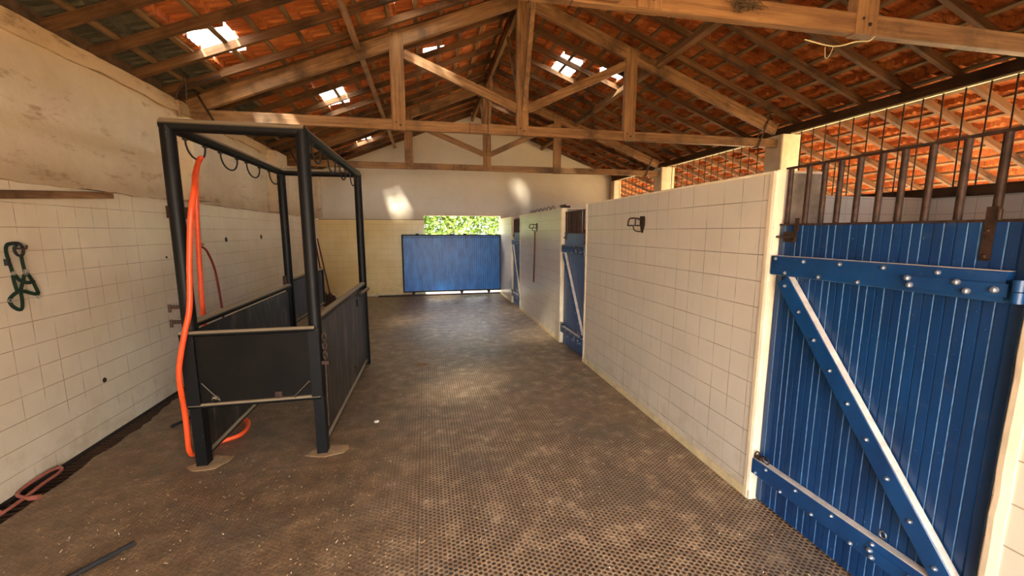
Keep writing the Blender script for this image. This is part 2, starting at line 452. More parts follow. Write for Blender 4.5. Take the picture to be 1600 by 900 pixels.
# left wall -----------------------------------------------------------
struct(MB().box((LX-.15, Y0, -.1), (LX, Y1, 1.915)).build('wall_left', 'tile_left'), 'left wall of cream painted square tiles', 'wall')
def rough_sheet(x, y0, y1, z0f, z1, ny, nz, amp, seed):
    random.seed(seed); b = MB(); vs = []
    for j in range(nz+1):
        for i in range(ny+1):
            yy = y0+(y1-y0)*i/ny; za = z0f(yy); zz = za+(z1-za)*j/nz
            vs.append((x+random.uniform(-amp, amp), yy, zz))
    fs = [(j*(ny+1)+i, j*(ny+1)+i+1, (j+1)*(ny+1)+i+1, (j+1)*(ny+1)+i) for j in range(nz) for i in range(ny)]
    b.add(vs, fs, True)
    lo = [vs[i] for i in range(ny+1)]; hi = [vs[nz*(ny+1)+i] for i in range(ny+1)]
    for row, flip in ((lo, 0), (hi, 1)):
        v2 = list(row)+[(x-.14, p[1], p[2]) for p in row]; k = len(row)
        b.add(v2, [(i, i+1, k+i+1, k+i) for i in range(k-1)])
    return b
b = rough_sheet(LX+.022, Y0, Y1, lambda y: 1.915+.006*math.sin(y*7)+.004*math.sin(y*19), 2.84, 120, 9, .003, 5)
struct(b.build('wall_left_upper', 'plaster_left', fix=False), 'rough stained plaster on the upper left wall', 'wall')
b = rough_sheet(LX+.045, Y0, Y1, lambda y: 2.835+.010*math.sin(y*5)+.006*math.sin(y*13), 2.955, 160, 3, .007, 6)
struct(b.build('trim_1', 'cornice', fix=False), 'stained plaster cornice band on top of the left wall', 'trim')
struct(MB().box((LX-.2, Y0, 2.85), (LX-.02, Y1, 3.07)).build('trim_2', 'dark_tone'), 'rough fill between rafters above the left cornice', 'trim')
for k, yy in enumerate(TRUSS):
    yy = 7.62 if k == 2 else yy-.005
    b = MB().beam((LX+.09, yy, 1.93), (LX+.09, yy, 2.90 if k == 2 else 2.76), .18, .30 if k < 2 else .52, (0, 1, 0), .01)
    struct(b.build('trim_%d' % (3+k), 'plaster_left'), 'plastered pier under a truss on the left wall', 'trim')
b = MB().beam((LX+.06, Y1-.12, 1.93), (LX+.06, Y1-.12, 3.0), .12, .24, (0, 1, 0), .01)
struct(b.build('trim_6', 'plaster_left'), 'plastered corner pier of the left wall at the far end', 'trim')

# far wall --------------------------------------------------------------
GX0, GX1, GZ = -.05, 1.90, 2.0
def ft(x): return c(x)+.13
seam = 1.90
b = MB()
b.prism([(LX, seam), (GX0, seam), (GX0, ft(GX0)), (LX, ft(LX))], Y1, Y1+.16)
b.prism([(GX0, GZ), (GX1, GZ), (GX1, ft(GX1)), (XR, ft(XR)), (GX0, ft(GX0))], Y1, Y1+.16)
b.prism([(GX1, seam), (WX, seam), (WX, ft(WX)), (GX1, ft(GX1))], Y1, Y1+.16)
struct(b.build('wall_far', 'plaster_far'), 'pale plastered far gable wall', 'wall')
b = MB().prism([(LX, -.1), (GX0, -.1), (GX0, seam-.012), (LX, seam-.012)], Y1-.012, Y1+.16)
b.prism([(GX1, -.1), (WX+.14, -.1), (WX+.14, seam-.012), (GX1, seam-.012)], Y1-.012, Y1+.16)
struct(b.build('wall_far_lower', 'tile_far'), 'yellow painted tiled lower part of the far wall', 'wall')
b = MB().box((LX, Y1+.02, seam-.012), (GX0, Y1+.14, seam))
struct(b.build('trim_7', 'darkwood'), 'dark groove between plaster and tile on the far wall', 'trim')
b = MB().box((LX, Y1-.03, 0), (GX0, Y1-.012, .05)); struct(b.build('baseboard_far', 'skirt'), 'yellowed skirting of the far wall', 'baseboard')
b = MB().box((GX0, Y1-.02, -.03), (GX1, Y1+.35, .012)); struct(b.build('trim_8', 'concrete'), 'concrete threshold under the blue gate', 'trim')

# right wall (stall fronts) --------------------------------------------------
WT = .29
segs = [(Y0, .885), (1.87, 4.53), (5.40, 8.0), (8.80, Y1)]
for (a, d), lb in zip(segs, ['nearest the camera at the right edge', 'between the near and middle stall doors', 'between the middle and far stall doors', 'between the far stall door and the gate wall']):
    b = MB().box((RX, a, -.05), (RX+WT, d, WH-.01))
    struct(b.build('wall_right', 'tile_right'), 'cream tiled stall front '+lb, 'wall')
    b = MB().beam((RX+WT/2, a, WH-.004), (RX+WT/2, d, WH-.004), WT+.008, .014, (0, 0, 1), .004)
    struct(b.build('trim_9', 'plaster_edge'), 'plastered coping on the stall front '+lb, 'trim')
    b = MB().box((RX-.006, a, 0), (RX, d, .055)); struct(b.build('baseboard_right', 'skirt'), 'yellowed skirting of the stall front '+lb, 'baseboard')
    for e, s in ((a, 1), (d, -1)):
        if e in (Y0, Y1): continue
        # worn rounded plaster edge at each door opening
        b = MB()
        prof = [(-.005, .045), (-.008, .02), (-.004, .004), (.004, -.002), (.06, -.002), (.06, .045)]
        n = 24; rows = []
        random.seed(int(e*100))
        for i in range(n+1):
            z = WH*i/n; w = random.uniform(-.0015, .0015)
            for px_, py_ in prof: rows.append((RX+px_+w, e+s*(py_+w), z))
        k = len(prof)
        b.add(rows, [(i*k+j, i*k+(j+1) % k, (i+1)*k+(j+1) % k, (i+1)*k+j) for i in range(n) for j in range(k)], False)
        b.add(rows[-k:], [tuple(range(k))])
        struct(b.build('trim_10', 'plaster_edge'), 'rounded cream plaster corner at a stall door opening', 'trim')
        # unpainted inner reveal
        if s == -1 or True:
            b = MB().box((RX+.085, e-s*.006, 0), (RX+WT+.004, e+s*.03, WH-.012)); struct(b.build('trim_11', 'concrete'), 'bare grey concrete inner jamb behind a stall door', 'trim')

# outer wall of the stalls with sill, plate, posts and grilles ------------------
struct(MB().box((WX, Y0, -.1), (WX+.14, Y1, 1.935)).build('wall_outer', 'tile_stall'), 'white tiled outer wall inside the stalls', 'wall')
ob = MB().beam((WX+.03, Y0, 1.985), (WX+.03, Y1, 1.985), .15, .095, bev=.006).build('sill_beam', 'darkwood')
tag(ob, 'dark timber sill beam under the thin bars beyond the stalls', 'beam')
ob = MB().beam((WX-.0, Y0, 3.015), (WX-.0, Y1-.0, 3.015), .12, .105, bev=.006).build('wall_plate', 'darkwood')
tag(ob, 'dark timber wall plate running above the thin bars on the right', 'beam')
POST = TRUSS+[Y1-.15]
for k, (yy, lb) in enumerate(zip(TRUSS, ['at the right edge under the near truss', 'under the middle truss end', 'under the far truss end'])):
    b = MB().beam((WX, yy, -.05), (WX, yy, 2.95), .31, .30, (0, 1, 0), .012)
    tag(b.build('roof_post', 'plaster_edge'), 'cream plastered post '+lb+' on the right', 'post', 'roof posts along the stalls')
tag(MB().beam((WX, Y1-.12, 1.94), (WX, Y1-.12, 2.95), .2, .22, (0, 1, 0), .012).build('roof_post', 'plaster_edge'),
    'cream plastered corner post against the far gable wall', 'post', 'roof posts along the stalls')
bays = [(-.9, 1.98, 'beside the camera'), (2.32, 4.88, 'above the nearest stall'), (5.22, 7.83, 'above the middle stalls'), (8.17, 10.16, 'farthest along, beside the gable wall')]
for y0_, y1_, lb in bays:
    e = empty('window_grille', (WX-.03, (y0_+y1_)/2, 2.03))
    tag(e, 'grille of thin iron bars '+lb, 'grille', 'thin bar grilles on the outer side')
    MB().box((WX-.045, y0_, 2.945), (WX-.015, y1_, 2.964)).build('top_rail', 'white_paint', e)['label'] = 'cream painted top rail'
    yy = y1_-.16
    while yy > y0_+.04:
        j = random.uniform(-.006, .006)
        MB().tube([(WX-.03, yy+j, 2.03), (WX-.03, yy-j, 2.95)], .0068, 6).build('bar', 'iron', e); yy -= .1705
# camera-side gable with its wide opening
b = MB()
b.prism([(LX, -.1), (-1.1, -.1), (-1.1, ft(-1.1)), (LX, ft(LX))], Y0-.15, Y0)
b.prism([(-1.1, 2.3), (RX, 2.3), (RX, ft(RX)), (XR, ft(XR)), (-1.1, ft(-1.1))], Y0-.15, Y0)
b.prism([(RX, -.1), (WX, -.1), (WX, ft(WX)), (RX, ft(RX))], Y0-.15, Y0)
struct(b.build('wall_near', 'plaster_far'), 'pale plastered gable wall behind the camera', 'wall')
# partitions between the stalls
for yy, lb in ((3.24, 'in the nearest stall'), (6.75, 'between the middle and far stalls'), (-.35, 'on the camera side of the nearest stall')):
    struct(MB().box((RX+WT, yy, -.05), (WX, yy+.12, 1.945)).build('wall_partition', 'tile_stallx'), 'white tiled stall partition '+lb, 'wall')

# ------------------------------------------------------------------ roof tiles
SKY = []   # (side, x0, x1, y0, y1)
TW = .2275; TP = .287
def tile_sheet(side):
    b = MB()
    x_edges = []
    if side == 'L':
        x = XR-.02
        while x > LX-.35: x_edges.append(x); x -= TP
        x_edges.append(x)
    else:
        x = XR+.02
        while x < EX: x_edges.append(x); x += TP
        x_edges.append(x)
    prof = [(0, .0), (.10, .0), (.16, .010), (.24, .0), (.46, .0), (.50, .008), (.54, .0), (.78, .0), (.84, .022), (.90, .030), (.97, .022)]
    ys = []; zs = []
    y = Y0-.3; i = 0
    while y < Y1+.35:
        for p, h in prof: ys.append(y+p*TW); zs.append(h)
        y += TW
    ye = Y1+.35
    if side == 'R':
        while y < Y1+7:
            for p, h in prof: ys.append(y+p*TW); zs.append(h)
            y += TW
    ny = len(ys)
    for r in range(len(x_edges)-1):
        xa, xb = x_edges[r], x_edges[r+1]      # xa nearer the ridge
        random.seed(r*7+(1 if side == 'L' else 2))
        jit = {}
        vs = []
        for q, (xx, lift) in enumerate(((xa, -.004), (xb, .040))):
            for k in range(ny):
                tno = k//len(prof)
                jz = jit.setdefault((tno, q), random.uniform(-.003, .003))
                vs.append((xx, ys[k], c(xx)+.097+lift+zs[k]+jz))
        fs = []
        for k in range(ny-1):
            xm, ym = (xa+xb)/2, (ys[k]+ys[k+1])/2
            if ym > ye and xa < WX: continue
            if any(s[0] == side and s[1] < xm < s[2] and s[3] < ym < s[4] for s in SKY): continue
            fs.append((k, k+1, ny+k+1, ny+k))
        b.add(vs, fs)
        # lower lip of the course
        v2 = []
        for k in range(ny): v2.append(vs[ny+k]); v2.append((xb, ys[k], c(xb)+.079+zs[k]))
        b.add(v2, [(2*k, 2*k+1, 2*k+3, 2*k+2) for k in range(ny-1)
                   if not (ys[k] > ye and xa < WX) and not any(s[0] == side and s[1]-.1 < xb < s[2]+.1 and s[3] < (ys[k]+ys[k+1])/2 < s[4] for s in SKY)])
    return b
def snap_sky(side, x, y, wy):
    # snap a skylight tile to one course of the grid, wy tile widths
    if side == 'L': r = int(((XR-.02)-x)/TP); x1 = XR-.02-r*TP; x0 = x1-TP
    else: r = int((x-(XR+.02))/TP); x0 = XR+.02+r*TP; x1 = x0+TP
    k = round((y-(Y0-.3))/TW); y0 = Y0-.3+k*TW
    SKY.append((side, x0, x1, y0, y0+wy*TW))
sky_list = [('L', -1.93, 4.34, 2, 'wide skylight tile on the left slope nearest the left wall, above the stocks'),
            ('L', -1.33, 6.28, 3, 'skylight tile on the left slope just beyond the middle truss chord'),
            ('L', -1.27, 9.1, 2, 'skylight tile low on the left slope near the far gable'),
            ('L', -.2, 4.30, 2, 'skylight tile at the top edge of the photo, left of the king post'),
            ('L', .11, 6.15, 1, 'small skylight tile behind the left diagonal strut'),
             ('L', -1.33, .70, 2, 'unseen skylight tile added on the left slope above and behind the camera'),  # added out of view with the next, so sun glows reach the floor
             ('L', -.1, 2.1, 2, 'unseen skylight tile added near the ridge above the camera side of the near truss'),
             ('R', 2.2, 6.1, 3, 'skylight tile on the right slope right of the king post'),
            ('R', 2.8, 5.9, 1, 'small skylight tile peeping past the right queen post'),
            ('R', 1.75, 8.6, 2, 'skylight tile behind the king post foot near the far truss')]
for s in sky_list: snap_sky(*s[:4])
ob = tile_sheet('L').build('ceiling', 'rooftile', fix=False); struct(ob, 'clay tiles of the left roof slope seen from below', 'roof')
ob = tile_sheet('R').build('ceiling', 'rooftile', fix=False); struct(ob, 'clay tiles of the right roof slope seen from below', 'roof')
for (side, x0, x1, y0, y1), s in zip(SKY, sky_list):
    b = MB(); n = 12*int(round((y1-y0)/TW)); vs = []
    for q, (xx, lift) in enumerate(((x0, 0), (x1, 0))):
        for k in range(n+1):
            yy = y0+(y1-y0)*k/n; h = .012*max(0, math.cos(2*PI*(yy-y0)/TW))**4
            lift = .026 if (xx < XR) == (q == 0) else 0.
            vs.append((xx, yy, c(xx)+.099+lift+h))
    vs += [(v[0], v[1], v[2]+.005) for v in vs]
    N = 2*(n+1)
    fs = [(k, k+1, n+2+k, n+1+k) for k in range(n)]+[(N+k, N+k+1, N+n+2+k, N+n+1+k) for k in range(n)]
    b.add(vs, fs)
    tag(b.build('skylight_tile', 'pane', fix=False), s[4], 'skylight', 'translucent roof tiles')
# ridge capping
b = MB(); vs = []; n = 80
for i in range(n+1):
    yy = Y0-.3+(Y1-Y0+.6)*i/n; r = .16+(.012 if i % 3 == 0 else 0)
    for k in range(7):
        a = PI*k/6; vs.append((XR+math.cos(a)*r, yy, c(XR)+.02+math.sin(a)*r*.85+.02))
b.add(vs, [(i*7+k, i*7+k+1, i*7+8+k, i*7+7+k) for i in range(n) for k in range(6)], True)
struct(b.build('ceiling', 'rooftile'), 'clay ridge tiles on top of the roof', 'roof')

# battens, individual, running along the building
RB = .074
xs = []; x = XR-.10
while x > LX-.1: xs.append(x); x -= TP
nb = len(xs)
for k, x in enumerate(xs):
    z = c(x)+RB+.011
    ob = MB().beam((x, Y0-.2, z), (x, Y1+.02, z), .045, .022, (-SL, 0, 1) if False else (SL*-1, 0, 1)).build('roof_batten', 'batten')
    tag(ob, 'roof batten on the left slope, %s down from the ridge' % ['first', 'second', 'third', 'fourth', 'fifth', 'sixth', 'seventh', 'eighth', 'ninth', 'tenth', 'eleventh', 'twelfth', 'thirteenth', 'fourteenth'][k], 'batten', 'battens of the left slope')
ORD = ['first', 'second', 'third', 'fourth', 'fifth', 'sixth', 'seventh', 'eighth', 'ninth', 'tenth', 'eleventh', 'twelfth', 'thirteenth', 'fourteenth', 'fifteenth', 'sixteenth', 'seventeenth', 'eighteenth', 'nineteenth', 'twentieth', 'twenty-first', 'twenty-second', 'twenty-third', 'twenty-fourth', 'twenty-fifth', 'twenty-sixth', 'twenty-seventh', 'twenty-eighth']
x = XR+.12; k = 0
while x < EX:
    z = c(x)+RB+.011
    ob = MB().beam((x, Y0-.2, z), (x, Y1+(6.9 if x > WX else .02), z), .045, .022, (SR, 0, 1)).build('roof_batten', 'batten')
    tag(ob, 'roof batten on the right slope, %s down from the ridge' % ORD[k], 'batten', 'battens of the right slope'); x += TP; k += 1

# rafters, individual
LY = [-1.05, -.6, -.15, .3, .76, 1.22, 1.68, 2.21, 2.66, 3.12, 3.57, 4.0, 4.46, 4.90, 5.20, 5.62, 6.07, 6.58, 7.09, 7.58, 7.90, 8.5, 8.98, 9.45, 9.92, 10.3]
RY = [-1.05, -.6, -.15, .3, .76, 1.22, 1.68, 2.22, 2.66, 3.09, 3.52, 3.95, 4.39, 4.81, 5.27, 5.70, 6.14, 6.58, 7.02, 7.46, 7.86, 8.3, 8.74, 9.18, 9.62, 10.3]
def where(y, ys):
    prev = [t for t in TRUSS if t < y]; base = prev[-1] if prev else None
    if base is None:
        n = len([q for q in ys if q > y and q < TRUSS[0]]); return '%s on the camera side of the near truss' % ORD[n]
    n = len([q for q in ys if base < q < y])
    return '%s beyond the %s truss' % (ORD[n], {TRUSS[0]: 'near', TRUSS[1]: 'middle', TRUSS[2]: 'far'}[base])
for y in LY:
    xa, xb = LX-.30, XR-.028; j = random.uniform(-.015, .015)
    nv = Vector((-SL, 0, 1)).normalized()*.0365
    p = Vector((xa, y+j, c(xa)+.0)); q = Vector((xb, y-j, c(xb)))
    ob = MB().beam(p+nv, q+nv, .043, .070, (-SL, 0, 1)).build('roof_rafter', 'rafterXu')
    tag(ob, 'brown rafter of the left roof slope, '+where(y, LY), 'rafter', 'rafters of the left slope')
for y in RY:
    xa, xb = XR+.028, EX; j = random.uniform(-.015, .015)
    nv = Vector((SR, 0, 1)).normalized()*.0365
    p = Vector((xa, y+j, c(xa))); q = Vector((xb, y-j, c(xb)))
    ob = MB().beam(p+nv, q+nv, .043, .070, (SR, 0, 1)).build('roof_rafter', 'rafterXd')
    tag(ob, 'brown rafter of the right roof slope, '+where(y, RY), 'rafter', 'rafters of the right slope')
for i in range(14):
    y = Y1+.5+i*.46
    nv = Vector((SR, 0, 1)).normalized()*.0365
    ob = MB().beam(Vector((WX-.05, y, c(WX-.05)))+nv, Vector((EX, y, c(EX)))+nv, .043, .070, (SR, 0, 1)).build('roof_rafter', 'rafterXd')
    tag(ob, 'rafter of the veranda roof past the gable wall, seen through the farthest bars', 'rafter', 'veranda rafters past the gable')
# ridge boards and purlins between trusses
spans = [(Y0-.2, TRUSS[0]-.05, 'on the camera side of the near truss'), (TRUSS[0]+.05, TRUSS[1]-.05, 'between the near and middle trusses'),
         (TRUSS[1]+.05, TRUSS[2]-.05, 'between the middle and far trusses'), (TRUSS[2]+.05, Y1-.005, 'between the far truss and the gable')]
for a, d, lb in spans:
    ob = MB().beam((XR, a, c(XR)-.055), (XR, d, c(XR)-.055), .05, .13).build('ridge_beam', 'beamY'); tag(ob, 'ridge beam '+lb, 'beam', 'ridge beams')
    for x, s, nm in ((-.69, -1, 'left'), (2.99, 1, 'right')):
        ob = MB().beam((x, a, c(x)-.048), (x, d, c(x)-.048), .065, .092, (s*.38, 0, 1)).build('roof_purlin', 'beamY')
        tag(ob, 'purlin under the %s slope rafters %s' % (nm, lb), 'purlin', 'purlins')

# ------------------------------------------------------------------ trusses
def make_truss(y):
    e = empty('roof_truss', (XR, y, 2.78))
    T = .055
    def P(x, z, dy=0): return (x, y+dy, z)
    b = MB().beam(P(LX+.10, 2.835), P(4.885, 2.835), T, .115, bev=.004); b.build('tie_beam', 'beamX', e)
    cd = .155
    for s, xe, S in ((-1, LX+.06, SL), (1, 4.885, SR)):
        nv = Vector((s*S, 0, 1)).normalized()*(-cd/2-.002)
        p = Vector(P(xe, c(xe)))+nv; q = Vector(P(XR, c(XR)))+nv
        # clip the end so that the chord lands on the tie
        MB().beam(p, q, T-.003, cd, (s*S, 0, 1), .004).build('top_chord', 'beamXu' if s < 0 else 'beamXd', e)
    MB().beam(P(XR, 2.78), P(XR, 4.38), T+.012, .15, (1, 0, 0), .004).build('king_post', 'beamZ', e)
    for x in (-.275, 2.62):
        MB().beam(P(x, 2.775), P(x, c(x)-.02), T+.014, .155, (1, 0, 0), .004).build('queen_post', 'beamZ', e)
    MB().beam(P(-.20, c(-.2)-.26), P(XR-.07, 3.10), T-.01, .10).build('strut', 'beamXd', e)
    MB().beam(P(2.55, c(2.55)-.24), P(XR+.07, 3.10), T-.01, .10).build('strut', 'beamXu', e)
    # wind braces from the foot of the king post up to the ridge
    MB().beam(P(XR+.01, 3.06, -.06), P(XR+.01, 4.28, -.60), .05, .055, (0, 0, 1)).build('ridge_brace', 'beamZ', e)
    MB().beam(P(XR-.01, 3.20, .06), P(XR-.01, 4.28, .86), .05, .055, (0, 0, 1)).build('ridge_brace', 'beamZ', e)
    for x, s in ((LX+.27, -1), (4.62, 1)):
        pts = [(x-.06*s, y-.036, 2.765), (x+.10*s, y-.036, c(x)+.015)]
        b = MB().strap(pts, .022, .004, (0, -1, 0)); b.strap([(p[0], y+.036, p[2]) for p in pts], .022, .004, (0, 1, 0))
        b.box((pts[0][0]-.011, y-.04, 2.762), (pts[0][0]+.011, y+.04, 2.7765))
        b.build('iron_strap', 'iron', e)
    for x in (-.275, XR, 2.62):
        b = MB(); b.dome((x+.02, y-.034, 2.83), (0, -1, 0), .009, .01); b.dome((x-.03, y-.034, 2.86), (0, -1, 0), .007, .008); b.build('bolt', 'iron', e)
    # scarf joint with wire in the tie
    for dx in (-.0, .22):
        b = MB()
        b.tube([(.55+dx, y-.03, 2.775), (.55+dx, y-.031, 2.897), (.55+dx, y+.031, 2.897), (.55+dx, y+.03, 2.775)], .004, 6, True)
        b.build('wire_tie', 'iron', e)
    return e
t0 = make_truss(TRUSS[1]); tag(t0, 'middle timber roof truss with a full king post, posts and struts', 'roof truss', 'timber roof trusses')
t0.rotation_euler.z = math.radians(-.9)
km = kidmap()
for yy, lb in ((TRUSS[0], 'nearest timber roof truss, its tie beam crossing the top right corner'), (TRUSS[2], 'farthest timber roof truss in front of the gable wall')):
    t = copy_tree(t0, km); t.location = (XR, yy, 2.78); t['label'] = lb
    if yy == TRUSS[2]: t.location.z = 2.77

# ------------------------------------------------------------------ stall doors
def make_door(yn, yf):
    """leaf between yn (hinge) and yf (latch) at x ~1.9"""
    e = empty('stall_door', (1.905, (yn+yf)/2, .01))
    X0, X1 = 1.900, 1.930
    ztop = 1.632
    # grooved boards
    b = MB(); n = 28; w = (yf-yn)/n; vs = []
    pro = []
    for i in range(n):
        a = yn+i*w
        pro += [(a, X0+.005), (a+.0019, X0), (a+w-.0045, X0), (a+w-.002, X0+.006)]
    vs = [(p[1], p[0], .012) for p in pro]+[(p[1], p[0], ztop) for p in pro]
    k = len(pro)
    for i in range(k-1):
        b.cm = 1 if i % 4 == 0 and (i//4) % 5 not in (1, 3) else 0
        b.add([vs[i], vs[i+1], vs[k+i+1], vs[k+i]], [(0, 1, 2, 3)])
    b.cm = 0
    b.box((X0+.007, yn, .012), (X1, yf, ztop))
    b.build('board_panel', ['blue', 'blue_glint'], e, fix=False)
    # drop rim
    MB().box((X0-.004, yn, ztop-.0), (X1+.004, yf, ztop+.010)).build('rim', 'iron', e)
    # rails stand proud on the aisle side
    xr0, xr1 = 1.856, 1.898
    u = MB().beam(((xr0+xr1)/2, yn+.03, 1.418), ((xr0+xr1)/2, yf-.006, 1.418), .042, .104, bev=.004); ur = u.build('upper_rail', 'blue_rail', e)
    l = MB().beam(((xr0+xr1)/2, yn+.02, .225), ((xr0+xr1)/2, yf-.0, .225), .042, .096, bev=.004); lr = l.build('lower_rail', 'blue_rail', e)
    MB().box((xr0+.002, yn+.02, .2735), (xr1-.002, yf-.002, .2765)).build('edge', 'dusty_edge', lr)['label'] = 'pale dusty top edge'
    MB().box((xr0+.002, yn+.03, 1.4705), (xr1-.002, yf-.008, 1.472)).build('edge', 'dusty_edge', ur)['label'] = 'pale dusty top edge'
    pt, pb = Vector(((xr0+xr1)/2-.001, yf-.065, 1.37)), Vector(((xr0+xr1)/2-.001, yn+.04, .272))
    d = (pb-pt).normalized(); up = Vector((0, -d.z, d.y)); up = up if up.z > 0 else -up
    br = MB().beam(pt+d*.035, pb-d*.02, .040, .082, up, .003).build('brace', 'blue_rail', e)
    MB().beam(pt+d*.04+up*.0425, pb-d*.04+up*.0425, .034, .003, up).build('edge', 'dusty_edge', br)['label'] = 'pale dusty top edge'
    def bolts(lst, par, x=xr0):
        for (yy, zz) in lst: MB().dome((x, yy, zz), (-1, 0, 0), .0072, .011).build('bolt', 'bolt', par)
    W = yf-yn
    def fy(f): return yn+f*W
    bolts([(yf-.035, 1.455), (fy(.79), 1.45), (fy(.60), 1.452), (fy(.41), 1.452), (fy(.22), 1.45), (yf-.10, 1.383), (fy(.70), 1.382), (fy(.51), 1.38)], ur)
    bolts([(yf-.03, .195), (yf-.10, .255), (fy(.79), .19), (fy(.70), .255), (fy(.60), .19), (fy(.5), .255), (fy(.40), .19), (fy(.31), .255)], lr)
    for i in range(9):
        f = .05+i*.112; q = pt+(pb-pt)*f
        MB().dome((xr0-.0005, q.y, q.z), (-1, 0, 0), .0072, .011).build('bolt', 'bolt', br)
    # strap hinges wrapping the near ends
    for zz, par in ((1.408, ur), (.215, lr)):
        h = MB().beam((xr0-.003, yn+.02, zz), (xr0-.003, yn+.32, zz), .006, .045, bev=.002)
        h.tube([(xr0-.004, yn-.004, zz-.038), (xr0-.004, yn-.004, zz-.002)], .015, 12); h.tube([(xr0-.004, yn-.004, zz+.001), (xr0-.004, yn-.004, zz+.038)], .015, 12)
        hg = h.build('strap_hinge', 'blue_rail', e)
        for yy, dz in ((yn+.30, .012), (yn+.29, -.014), (yn+.15, .014), (yn+.12, -.014), (yn+.05, .0)):
            MB().dome((xr0-.006, yy, zz+dz), (-1, 0, 0), .009, .014).build('bolt', 'bolt', hg)
    # grille above the boards
    MB().box((X0+.002, yn+.01, 1.930), (X0+.024, yf-.004, 1.940)).build('grille_rail', 'iron', e)
    bars = [.015, .128, .22, .303, .395, .492, .58, .68, .79, .90, .99] 
    for q in bars:
        yy = yf-.012-q*(W-.03); x = X0+.014
        MB().tube([(x, yy, ztop+.008), (x, yy, 1.931)], .0125, 10).build('grille_bar', 'iron', e)
    # flat iron keeper beside the hinge
    ke = MB().box((X0-.006, yn+.098, 1.50), (X0-.001, yn+.126, 1.685))
    ke.tube([(X0-.010, yn+.09, 1.675), (X0-.010, yn+.09, 1.64)], .008, 8)
    ke.dome((X0-.006, yn+.112, 1.515), (-1, 0, 0), .008, .01); ke.dome((X0-.006, yn+.112, 1.605), (-1, 0, 0), .006, .008)
    ke.build('bar_keeper', 'iron', e)
    # sliding bolt by the latch edge
    la = MB().box((X0-.005, yf-.105, 1.545), (X0, yf-.03, 1.60))
    la.tube([(X0-.014, yf+.03, 1.573), (X0-.014, yf-.12, 1.570)], .0065, 8)
    la.tube([(X0-.014, yf-.11, 1.571), (X0-.03, yf-.118, 1.545)], .005, 8)
    la.box((X0-.018, yf-.05, 1.560), (X0-.003, yf-.04, 1.586)); la.box((X0-.018, yf-.095, 1.560), (X0-.003, yf-.085, 1.586))
    la.box((X0-.008, yf-.115, 1.60), (X0+.0, yf-.095, 1.67))
    la.build('slide_bolt', 'iron', e)
    # hasp and ring over the lower rail
    hp = MB().tube([(xr0+.01+.016*math.cos(t*PI/6), yf-.02, .30+.02*math.sin(t*PI/6)) for t in range(12)], .004, 6, True)
    hp.tube([(xr0+.018, yf-.07+.026*math.cos(t*PI/7), .293+.019*math.sin(t*PI/7)) for t in range(14)], .0045, 6, True)
    hp.box((xr0+.004, yf-.045, .276), (xr0+.03, yf-.005, .292))
    hp.build('hasp', 'iron', e)
    # ring pull near the middle
    rb = MB().tube([(X0-.004, yn+.29+.012*math.cos(t*PI/6), .30+.016*math.sin(t*PI/6)) for t in range(12)], .003, 6, True); rb.build('ring_pull', 'ring', e)
    return e
d1 = make_door(.908, 1.866)
tag(d1, 'blue boarded stall door with diagonal brace, largest, at the right edge', 'door', 'blue stall doors')
km = kidmap()
for (a, d, lb) in ((4.545, 5.385, 'blue stall door halfway down the aisle, at the far end of the long tiled front'), (8.015, 8.785, 'farthest blue stall door, nearest the gate wall')):
    t = copy_tree(d1, km); t.location = (1.905, (a+d)/2, .01); t.scale = (1, (d-a)/(1.866-.908), .965); t['label'] = lb

# ------------------------------------------------------------------ far blue gate
e = empty('sliding_gate', (.65, 10.22, 0.03))
tag(e, 'wide blue sheet metal gate across the far opening', 'gate')
gx0, gx1, gz0, gz1, gy = -.60, 1.88, .09, 1.53, 10.22
b = MB(); n = 44; w = (gx1-gx0-.06)/n; pro = []
for i in range(n):
    a = gx0+.03+i*w; pro += [(a, .0), (a+w*.42, .0), (a+w*.5, .010), (a+w*.92, .010)]
pro.append((gx1-.03, 0))
k = len(pro); vs = [(p[0], gy+p[1], gz0+.03) for p in pro]+[(p[0], gy+p[1], gz1-.02) for p in pro]
vs += [(v[0], v[1]+.004, v[2]) for v in vs]
b.add(vs, [(i, i+1, k+i+1, k+i) for i in range(k-1)]+[(2*k+i, 2*k+i+1, 3*k+i+1, 3*k+i) for i in range(k-1)])
b.build('sheet_panel', 'blue_gate', e)
MB().box((gx0, gy-.025, gz1-.03), (gx1, gy+.03, gz1)).build('top_frame', 'stock', e)
MB().box((gx0, gy-.02, gz0), (gx1, gy+.03, gz0+.035)).build('bottom_frame', 'stock', e)
for x in (gx0, gx1-.035): MB().box((x, gy-.022, gz0+.035), (x+.035, gy+.028, gz1-.03)).build('side_frame', 'stock', e)
MB().box((gx0+.035, gy-.014, gz1-.075), (gx1-.035, gy+.0, gz1-.065)).build('rib', 'stock', e)
for x in (-.35, 1.55, .85):
    b = MB().tube([(x, gy-.012, .075), (x, gy+.012, .075)], .042, 16); b.build('wheel', 'iron', e)
for x in (-.22, .62, .95): 
    MB().box((x-.04, gy-.02, gz1), (x+.04, gy+.02, gz1+.022)).build('guide_block', 'stock', e)
tag(MB().box((-1.2, gy-.02, .0), (1.86, gy+.02, .035)).build('gate_track', 'iron'), 'rusty iron floor track under the blue gate', 'rail')

